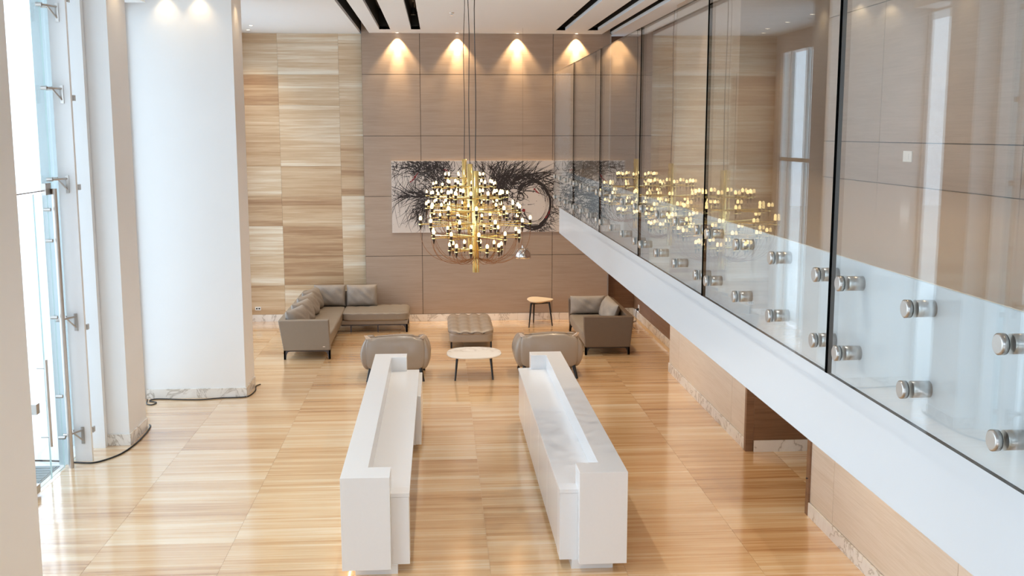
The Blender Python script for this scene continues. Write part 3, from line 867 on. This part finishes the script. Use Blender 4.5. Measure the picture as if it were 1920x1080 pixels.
# loveseat facing the windows
love = empty('loveseat', (3.2, 20.8, 0))
tag(love, 'taupe leather loveseat beside the wooden wall, turned towards the corner sofa', 'sofa')
MB().prism([(2.745, zb - 0.02), (3.61, zb - 0.02), (3.675, 0.74), (2.715, 0.745), (2.725, 0.45)], 'y', 19.60, 19.74).build('arm_panel', M['leather_shade_piping'], love, bevel=0.018, seg=3)
MB().prism([(2.745, zb - 0.02), (3.61, zb - 0.02), (3.64, 0.74), (2.72, 0.72), (2.725, 0.45)], 'y', 22.0, 22.13).build('arm_panel', M['leather_shade_piping'], love, bevel=0.018, seg=3)
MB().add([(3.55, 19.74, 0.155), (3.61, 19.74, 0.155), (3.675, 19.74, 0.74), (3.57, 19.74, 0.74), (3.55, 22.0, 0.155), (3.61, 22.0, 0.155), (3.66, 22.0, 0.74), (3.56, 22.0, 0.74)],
         [(0, 3, 2, 1), (4, 5, 6, 7), (0, 1, 5, 4), (1, 2, 6, 5), (2, 3, 7, 6), (3, 0, 4, 7)]).build('back_panel', M['leather_shade_piping'], love, bevel=0.012)
MB().box(2.76, 3.56, 19.74, 22.0, 0.16, 0.262).build('seat_base', M['leather'], love, bevel=0.01)
link('seat_cushion', superbox(0.86, 2.25, 0.17, 9, 14, tufted(2, 'y', 0.012, 2.25)), M['leather'], love, Vector((3.14, 20.87, 0.335)) - love.location)
for x, y, sx, sy in ((2.745, 19.62, 1, 1), (3.605, 19.62, -1, 1), (2.745, 22.11, 1, -1), (3.605, 22.11, -1, -1)):
    bracket_leg(MB(), x, y, 0.155, sx, sy).build('leg', M['black_metal'], love)
MB().box(2.77, 3.58, 19.63, 19.68, 0.132, 0.155).build('base_rail', M['black_metal'], love)
grp = 'loose cushions on the loveseat'
cushion(0.74, 0.38, 0.22, (3.10, 21.83, 0.42), 0, -0.12, 'taupe cushion propped against the far arm of the loveseat', grp, 21)
cushion(1.3, 0.46, 0.26, (3.33, 20.9, 0.42), -math.pi / 2, -0.34, 'pale taupe cushion leaning on the back of the loveseat', grp, 22)

# ottoman with channelled top
ott = empty('ottoman', (0.60, 21.35, 0))
tag(ott, 'long taupe leather ottoman with a channelled top between the sofas', 'ottoman')
def ott_body(x, y, z):
    return (x * (1.0 + 0.04 * (z > 0)), y, z)
link('base_cushion', superbox(0.87, 1.98, 0.19, 12, 12), M['leather_light'], ott, (0, 0, 0.215))
def chan(x, y, z):
    if z > 0:
        z -= 0.026 * abs(math.cos(math.pi * (x / 0.9 + 0.5) * 4)) ** 5
        z -= 0.010 * abs(math.cos(math.pi * (y / 2.0 + 0.5) * 5)) ** 14
    return (x, y, z)
link('top_cushion', superbox(0.91, 2.0, 0.12, 7, 30, chan), M['leather_light'], ott, (0, 0, 0.325))
for sx in (-1, 1):
    for sy in (-1, 1):
        MB().box(0.60 + sx * 0.39 - 0.018, 0.60 + sx * 0.39 + 0.018, 21.35 + sy * 0.88 - 0.018, 21.35 + sy * 0.88 + 0.018, 0, 0.125).build('leg', M['black_metal'], ott)

# coffee table: soft triangular pale stone top, black legs
def rounded_top(cx, cy, z0, z1, rx, ry, e, skew, n=48):
    pts = []
    for k in range(n):
        a = 2 * math.pi * k / n
        c, s = math.cos(a), math.sin(a)
        x = math.copysign(abs(c) ** (2 / e), c) * rx * (1 + skew * s)
        y = math.copysign(abs(s) ** (2 / e), s) * ry
        pts.append((cx + x, cy + y))
    b = MB()
    inner = [(cx + (px - cx) * 0.965, cy + (py - cy) * 0.965) for px, py in pts]
    vs = [(p[0], p[1], z0) for p in inner] + [(p[0], p[1], z0 + (z1 - z0) * 0.5) for p in pts] + [(p[0], p[1], z1) for p in [(cx + (q[0] - cx) * 0.99, cy + (q[1] - cy) * 0.99) for q in pts]]
    fs = [tuple(range(n))[::-1], tuple(range(2 * n, 3 * n))]
    for l in range(2):
        fs += [(l * n + i, l * n + (i + 1) % n, (l + 1) * n + (i + 1) % n, (l + 1) * n + i) for i in range(n)]
    return b.add(vs, fs)
ct = empty('coffee_table', (0.575, 18.05, 0))
tag(ct, 'low table with pale veined oval top and black splayed legs', 'table')
rounded_top(0.575, 18.05, 0.39, 0.42, 0.475, 0.47, 2.5, -0.04).build('table_top', M['tabletop'], ct)
for x, y, dx, dy in ((0.285, 17.78, -0.045, -0.09), (0.845, 17.78, 0.045, -0.06), (0.87, 18.32, 0.04, 0.08)):
    l = MB().tube([(x + dx, y + dy, 0), (x + dx * 0.2, y + dy * 0.2, 0.36), (x, y, 0.39)], [0.014, 0.021, 0.022], 8)
    l.tube([(x, y, 0.377), (x + (0.575 - x) * 0.45, y + (18.05 - y) * 0.45, 0.383)], [0.020, 0.008], 6)
    autosmooth(l.build('leg', M['black_metal'], ct))
st = empty('side_table', (2.19, 23.02, 0))
tag(st, 'tall small table with cream teardrop top by the taupe wall', 'table')
poly = []
for k in range(40):
    a = 2 * math.pi * k / 40
    r = 0.285 + 0.05 * math.cos(a) + 0.03 * math.cos(2 * a)
    poly.append((2.165 + r * math.cos(a) * 0.93, 23.04 + 0.36 * math.sin(a) * (1 - 0.28 * math.cos(a))))
b = MB(); n = 40; cxy = (2.19, 23.04)
vs = [(cxy[0] + (p[0] - cxy[0]) * 0.86, cxy[1] + (p[1] - cxy[1]) * 0.86, 0.515) for p in poly] + [(p[0], p[1], 0.545) for p in poly] + [(cxy[0] + (p[0] - cxy[0]) * 0.985, cxy[1] + (p[1] - cxy[1]) * 0.985, 0.553) for p in poly]
fs = [tuple(range(n))[::-1], tuple(range(2 * n, 3 * n))]
for l in range(2):
    fs += [(l * n + i, l * n + (i + 1) % n, (l + 1) * n + (i + 1) % n, (l + 1) * n + i) for i in range(n)]
b.add(vs, fs).build('table_top', M['cream_top'], st)
for x, y, dx, dy in ((1.985, 22.72, -0.06, -0.12), (2.09, 23.18, -0.015, 0.0), (2.385, 22.83, 0.065, -0.09)):
    l = MB().tube([(x + dx, y + dy, 0), (x + dx * 0.15, y + dy * 0.15, 0.47), (x, y, 0.515)], [0.013, 0.021, 0.024], 8)
    autosmooth(l.build('leg', M['black_metal'], st))
MB().tube([(1.985, 22.72, 0.50), (2.385, 22.83, 0.50)], 0.014, 6).build('top_frame', M['black_metal'], st)
MB().tube([(1.985, 22.72, 0.50), (2.09, 23.18, 0.50), (2.385, 22.83, 0.50)], 0.012, 6).build('top_frame', M['black_metal'], st)

# soft leather armchairs seen from behind
def armchair(cx, cy, label, wrap):
    t = empty('lounge_armchair', (cx, cy, 0))
    tag(t, label, 'armchair', 'puffy leather armchairs behind the counters')
    def back(x, y, z):
        u = z / 0.58 + 0.5                       # 0 bottom .. 1 top
        w = 0.86 + 0.14 * math.sin(min(1.0, u * 0.9 + 0.05) * math.pi) ** 0.7
        y2 = y - 0.05 * math.sin(u * math.pi) * (1 - (x / 0.56) ** 2)
        cor = max(0.0, (abs(x) - 0.34) / 0.16)
        edge = (0.012 * math.sin(x * 7 + 1) - 0.03 * cor * (1 - cor) * 4 * (cor < 1)) * max(0, u - 0.6) / 0.4
        return (x * w, y2, z + edge)
    bk = link('backrest', superbox(1.02, 0.27, 0.58, 9, 26, back), M['leather_light'], t, (0, -0.28, 0.485))
    seam = MB().tube([(cx - 0.42 + 0.84 * k / 12, cy - 0.33 - 0.03 * math.sin(math.pi * k / 12), 0.775 + 0.012 * math.sin((-0.42 + 0.84 * k / 12) * 7 + 1)) for k in range(13)], 0.006, 6).build('piping', M['leather_shade_piping'], bk)
    for s in (-1, 1):
        def arm(x, y, z, s=s):
            u = z / 0.52 + 0.5
            b = math.sin(min(1, u * 1.05) * math.pi)
            return (x * (0.8 + 0.3 * b) + s * 0.045 * b, y * (0.92 + 0.08 * b), z + 0.05 * max(0, -y / 0.4) * u)
        link('armrest', superbox(0.20, 0.86, 0.52, 5, 16, arm), M['leather_light'], t, (s * 0.45, 0.03, 0.43))
        tab = []
        for (px, py, pz) in ((0.405, -0.37, 0.735), (0.455, -0.33, 0.70), (0.50, -0.32, 0.735), (0.525, -0.36, 0.80), (0.485, -0.385, 0.80)):
            tab.append((cx + s * px, cy + py, pz))
        tab += [(p[0] - s * 0.012, p[1] + 0.05, p[2] - 0.012) for p in tab]
        MB().add(tab, [(0, 1, 2, 3, 4), (9, 8, 7, 6, 5), (0, 5, 6, 1), (1, 6, 7, 2), (2, 7, 8, 3), (3, 8, 9, 4), (4, 9, 5, 0)]).build('corner_tab', M['tag'], bk)
    link('seat_cushion', superbox(0.70, 0.74, 0.22, 6, 12), M['leather_light'], t, (0, 0.10, 0.36))
    link('under_frame', superbox(0.84, 0.80, 0.12, 8, 6), M['leather'], t, (0, 0.02, 0.22))
    for sx in (-1, 1):
        for sy in (-1, 1):
            autosmooth(MB().tube([(cx + sx * 0.475, cy + 0.0 + sy * 0.44, 0), (cx + sx * 0.42, cy + 0.0 + sy * 0.36, 0.24)], [0.024, 0.034], 10).build('leg', M['black_metal'], t))
    if wrap:
        MB().lathe([(0.034, 0.0), (0.045, 0.002), (0.034, 0.11), (0.026, 0.115)], 12, (cx - 0.472, cy - 0.437, 0)).build('leg_wrap', M['blue'], t)
    return t
armchair(-0.775, 18.12, 'puffy taupe leather armchair behind the counter closer to the windows', False)
armchair(1.865, 18.15, 'puffy taupe leather armchair behind the counter under the glass balcony', True)

# ------------------------------------------------------------------ dome lamp
dl = empty('pendant_lamp', (1.76, 22.3, 1.56))
tag(dl, 'small polished chrome dome lamp hanging below the painting', 'lamp')
prof = [(0.182 * math.cos(a) ** 0.75, 0.225 * math.sin(a) ** 0.85) for a in [i * math.pi / 2 / 10 for i in range(11)]]
prof[-1] = (0.012, 0.225)
shade = MB().lathe(prof, 32, (1.76, 22.3, 1.56))
o = link('shade', mesh('shade', [v - Vector(dl.location) for v in shade.v], shade.f[:-2], True), M['chrome'], dl)
sm = o.modifiers.new('thickness', 'SOLIDIFY'); sm.thickness = 0.004
autosmooth(MB().tube([(1.76, 22.3, 1.79), (1.76, 22.3, 1.83)], 0.016, 12).build('cap', M['chrome'], dl))
MB().tube([(1.76, 22.3, 1.83), (1.76, 22.3, ZC)], 0.0015, 5).build('cord', M['cable'], dl)
autosmooth(MB().lathe([(0.012, 1.80), (0.03, 1.77), (0.03, 1.72), (0.0, 1.70)], 12, (1.76, 22.3, 0)).build('bulb', M['plastic'], dl))

# ------------------------------------------------------------------ painting
px0, px1, pz0, pz1 = -1.046, 3.19, 2.003, 3.59
art = empty('painting', ((px0 + px1) / 2, YB - 0.001, pz0))
tag(art, 'wide abstract painting of black ink bursts and a swirling ring on pale canvas', 'painting')
AY = YB - 0.055
MB().box(px0, px1, AY, YB - 0.001, pz0, pz1).build('canvas', M['canvas'], art)
rnd = random.Random(21)
def A(px, py):          # the picture's own plan: distances measured along the canvas
    return (-1.046 + (px - 733.6) * 0.01183, 3.594 - (py - 301.2) * 0.0118)
class Ink:
    def __init__(self): self.b = MB(); self.lay = 0
    def stroke(self, pts, w0, w1=None, taper=True):
        pts = [Vector(p) for p in pts]
        n = len(pts); vs = []
        self.lay = (self.lay + 1) % 60
        yy = AY - 0.0006 - self.lay * 0.00002
        for i, p in enumerate(pts):
            t = (pts[min(i + 1, n - 1)] - pts[max(i - 1, 0)])
            if t.length < 1e-9: t = Vector((1, 0))
            t.normalize(); nn = Vector((-t.y, t.x))
            f = i / (n - 1)
            w = (w0 * (1 - f) ** 0.8 + 0.0012) if taper else w0 * (0.55 + 0.45 * math.sin(f * math.pi)) 
            w *= rnd.uniform(0.75, 1.2)
            for s in (-1, 1):
                q = p + nn * w * s
                q.x = min(max(q.x, px0 + 0.004), px1 - 0.004); q.y = min(max(q.y, pz0 + 0.004), pz1 - 0.004)
                vs.append((q.x, yy, q.y))
        self.b.add(vs, [(2 * i, 2 * i + 2, 2 * i + 3, 2 * i + 1) for i in range(n - 1)])
    def blot(self, c, r):
        k = 9; self.lay = (self.lay + 1) % 60
        yy = AY - 0.0006 - self.lay * 0.00002
        self.b.add([(c[0] + r * rnd.uniform(.8, 1.1) * math.cos(6.283 * i / k), yy, c[1] + r * rnd.uniform(.8, 1.1) * math.sin(6.283 * i / k)) for i in range(k)], [tuple(range(k))])
ink = Ink()
def curved(p, ang, L, bend, n=7):
    pts = [Vector(p)]; a = ang
    for i in range(n):
        a += bend / n
        pts.append(pts[-1] + Vector((math.cos(a), math.sin(a))) * L / n)
    return pts
def burst(c, spread, a0, a1, n, L0, L1, w0, w1, bend, start=(0, 0.1)):
    for _ in range(n):
        a = math.radians(rnd.uniform(a0, a1))
        q = Vector(c) + Vector((rnd.gauss(0, spread[0]), rnd.gauss(0, spread[1])))
        q += Vector((math.cos(a), math.sin(a))) * rnd.uniform(*start)
        ink.stroke(curved(q, a + rnd.gauss(0, 0.25), rnd.uniform(L0, L1), rnd.gauss(bend, 0.35)), rnd.uniform(w0, w1))
# first burst
burst(A(798, 318), (0.34, 0.08), 70, 200, 230, 0.10, 0.30, 0.003, 0.009, 0.5)
burst(A(812, 328), (0.22, 0.12), 20, 160, 130, 0.10, 0.34, 0.003, 0.009, 0.4)
burst(A(815, 345), (0.16, 0.14), 100, 260, 70, 0.08, 0.30, 0.004, 0.012, 0.2)
burst(A(800, 366), (0.22, 0.025), 165, 188, 70, 0.15, 0.60, 0.004, 0.012, -0.15)
burst(A(802, 382), (0.14, 0.10), 170, 265, 100, 0.10, 0.36, 0.004, 0.011, 0.5)
burst(A(785, 396), (0.12, 0.08), 220, 280, 40, 0.1, 0.45, 0.002, 0.006, 0.1)
burst(A(835, 370), (0.14, 0.25), 0, 360, 150, 0.08, 0.3, 0.005, 0.014, 0.3)
for _ in range(70):      # fine drips sweeping down the margin
    x = rnd.uniform(736, 800); y = rnd.uniform(302, 400)
    ink.stroke(curved(A(x, y), math.radians(rnd.uniform(225, 275)), rnd.uniform(0.15, 0.7), rnd.gauss(0.25, 0.2), 9), rnd.uniform(0.0025, 0.005), taper=False)
for _ in range(60):
    x = rnd.uniform(790, 900); y = rnd.uniform(395, 412)
    ink.stroke(curved(A(x, y), math.radians(rnd.uniform(255, 285)), rnd.uniform(0.1, 0.3), rnd.gauss(0, 0.2), 6), rnd.uniform(0.0025, 0.005), taper=False)
# second burst with the ring
burst(A(940, 350), (0.22, 0.16), 60, 150, 110, 0.20, 0.50, 0.004, 0.011, -0.4)
burst(A(955, 342), (0.22, 0.12), 5, 75, 110, 0.25, 0.75, 0.004, 0.012, -0.5)
burst(A(940, 362), (0.16, 0.16), 0, 360, 130, 0.08, 0.26, 0.006, 0.015, 0.3)
burst(A(990, 330), (0.30, 0.05), -15, 30, 50, 0.2, 0.7, 0.003, 0.008, -0.3)
burst(A(1018, 342), (0.1, 0.1), -65, 10, 34, 0.2, 0.45, 0.004, 0.010, -0.3)
burst(A(905, 325), (0.2, 0.08), 80, 135, 50, 0.1, 0.36, 0.002, 0.006, 0.2)
rc = Vector(A(998, 384)); rx_, ry_ = 0.40, 0.52
for _ in range(170):
    a0 = math.radians(rnd.uniform(-140, 150)); s = rnd.uniform(0.2, 0.9)
    k = rnd.gauss(1.0, 0.05)
    ink.stroke([rc + Vector((rx_ * k * math.cos(a0 - s * i / 8), ry_ * k * math.sin(a0 - s * i / 8))) for i in range(9)], rnd.uniform(0.003, 0.014), taper=False)
for _ in range(50):
    a0 = math.radians(rnd.uniform(0, 360)); s = rnd.uniform(0.3, 0.9); k = rnd.uniform(0.72, 0.95)
    ink.stroke([rc + Vector((rx_ * k * math.cos(a0 - s * i / 8), ry_ * k * math.sin(a0 - s * i / 8))) for i in range(9)], rnd.uniform(0.002, 0.005), taper=False)
for k in range(26):      # small curl
    c2 = Vector(A(975, 369)); a0 = rnd.uniform(-1, 4.5); r2 = rnd.gauss(0.07, 0.008)
    ink.stroke([c2 + Vector((r2 * math.cos(a0 - 0.2 * i), r2 * 1.15 * math.sin(a0 - 0.2 * i))) for i in range(7)], 0.006, taper=False)
burst(A(968, 405), (0.08, 0.08), 200, 330, 40, 0.1, 0.30, 0.005, 0.014, 0.2)
for _ in range(150):     # twigs of splashed ink around the ring
    a = math.radians(rnd.uniform(-100, 40)); q = rc + Vector((rx_ * math.cos(a), ry_ * math.sin(a))) * rnd.uniform(1.0, 1.35)
    ink.stroke(curved(q, a + rnd.gauss(0, 0.7), rnd.uniform(0.06, 0.35), rnd.gauss(0, 0.6)), rnd.uniform(0.002, 0.006))
for _ in range(170):
    ink.blot(A(rnd.uniform(736, 1090), rnd.uniform(303, 434)), rnd.uniform(0.003, 0.009))
io = ink.b.build('brush_stroke_marks', M['paint'], art); io['kind'] = 'stuff'
red = Ink(); red.lay = 70
red.blot(A(981, 395), 0.040)
ink2 = ink; ink = red
for (x, y, a, L) in ((1000, 354, -45, 0.14), (1004, 359, -40, 0.10), (772, 338, 40, 0.10), (776, 333, 50, 0.16), (768, 341, 30, 0.06), (838, 320, 160, 0.1), (1028, 402, 70, 0.1), (1022, 410, 50, 0.1)):
    red.stroke(curved(A(x, y), math.radians(a), L, 0.1), 0.016)
red.b.v = [Vector((v.x, v.y - 0.0014, v.z)) for v in red.b.v]
red.b.build('red_mark', M['red_paint'], art)['kind'] = 'stuff'

# ------------------------------------------------------------------ small things
def plate(name, x0, x1, y0, y1, z0, z1, label, cat):
    o = MB().box(x0, x1, y0, y1, z0, z1).build(name, M['plastic'], bevel=0.003)
    return tag(o, label, cat)
ob = plate('wall_outlet', -4.15, -4.02, YT - 0.012, YT, 0.255, 0.335, 'white double outlet low on the travertine wall beside the column', 'outlet')
MB().box(-4.13, -4.095, YT - 0.015, YT - 0.011, 0.28, 0.31).build('socket', M['cable'], ob)
MB().box(-4.075, -4.04, YT - 0.015, YT - 0.011, 0.28, 0.31).build('socket', M['cable'], ob)
sw = plate('light_switch', UX - 0.012, UX, 9.52, 9.70, 3.93, 4.03, 'square white switch plate on the upper wall behind the glass', 'switch')
MB().box(UX - 0.016, UX - 0.011, 9.57, 9.65, 3.955, 4.005).build('rocker', M['plastic'], sw)
so = plate('wall_socket', 4.488, 4.5, 23.35, 23.48, 0.20, 0.33, 'white wall socket with black plug on the wooden wall behind the loveseat', 'outlet')
autosmooth(MB().tube([(4.488, 23.38, 0.24), (4.43, 23.38, 0.23)], 0.028, 10).build('plug', M['cable'], so))
MB().tube([(4.44, 23.38, 0.22), (4.42, 23.34, 0.10), (4.40, 23.2, 0.008), (4.25, 23.0, 0.008), (4.18, 22.7, 0.008), (4.2, 22.3, 0.008)], 0.006, 6).build('flex', M['cable'], so)

def smooth_path(pts, n=8):
    pts = [Vector(p) for p in pts]; out = []
    for i in range(len(pts) - 1):
        p0, p1, p2, p3 = pts[max(i - 1, 0)], pts[i], pts[i + 1], pts[min(i + 2, len(pts) - 1)]
        for k in range(n):
            t = k / n
            out.append(0.5 * ((2 * p1) + (-p0 + p2) * t + (2 * p0 - 5 * p1 + 4 * p2 - p3) * t * t + (-p0 + 3 * p1 - 3 * p2 + p3) * t ** 3))
    return out + [pts[-1]]
c1 = MB().tube(smooth_path([(-5.3, 13.60, 0.01), (-4.95, 13.55, 0.01), (-4.6, 13.45, 0.01), (-4.42, 13.48, 0.01), (-4.24, 13.78, 0.01), (-4.17, 14.2, 0.01), (-4.16, 14.7, 0.01), (-4.19, 15.1, 0.01), (-4.23, 15.22, 0.01)]), 0.011, 8).build('floor_cable', M['cable'])
tag(autosmooth(c1), 'thick black cable on the floor from the entrance to the slim column', 'cable')
c2 = MB().tube(smooth_path([(-4.66, 16.72, 0.01), (-4.60, 16.45, 0.01), (-4.50, 16.38, 0.01), (-4.47, 16.52, 0.01), (-4.60, 16.62, 0.01), (-4.55, 16.74, 0.01), (-4.35, 16.73, 0.01), (-4.1, 16.68, 0.01),
                            (-3.8, 16.66, 0.01), (-3.5, 16.74, 0.01), (-3.2, 16.76, 0.01), (-3.09, 16.86, 0.01), (-3.05, 17.2, 0.01), (-3.09, 17.5, 0.01), (-3.04, 17.64, 0.01)]), 0.009, 8).build('floor_cable', M['cable'])
tag(autosmooth(c2), 'thin black cable coiled and running along the base of the broad column', 'cable')
mat_o = empty('entrance_mat', (-5.3, 12.8, 0))
tag(mat_o, 'blue grey slatted entrance mat outside the glass door', 'mat')
MB().box(-5.72, -4.86, 11.9, 13.36, 0.0, 0.008).build('mat_base', M['mat'], mat_o)
for k in range(14):
    y = 11.95 + k * 0.1
    MB().box(-5.70, -4.88, y, y + 0.055, 0.008, 0.016).build('slat', M['mat'], mat_o)
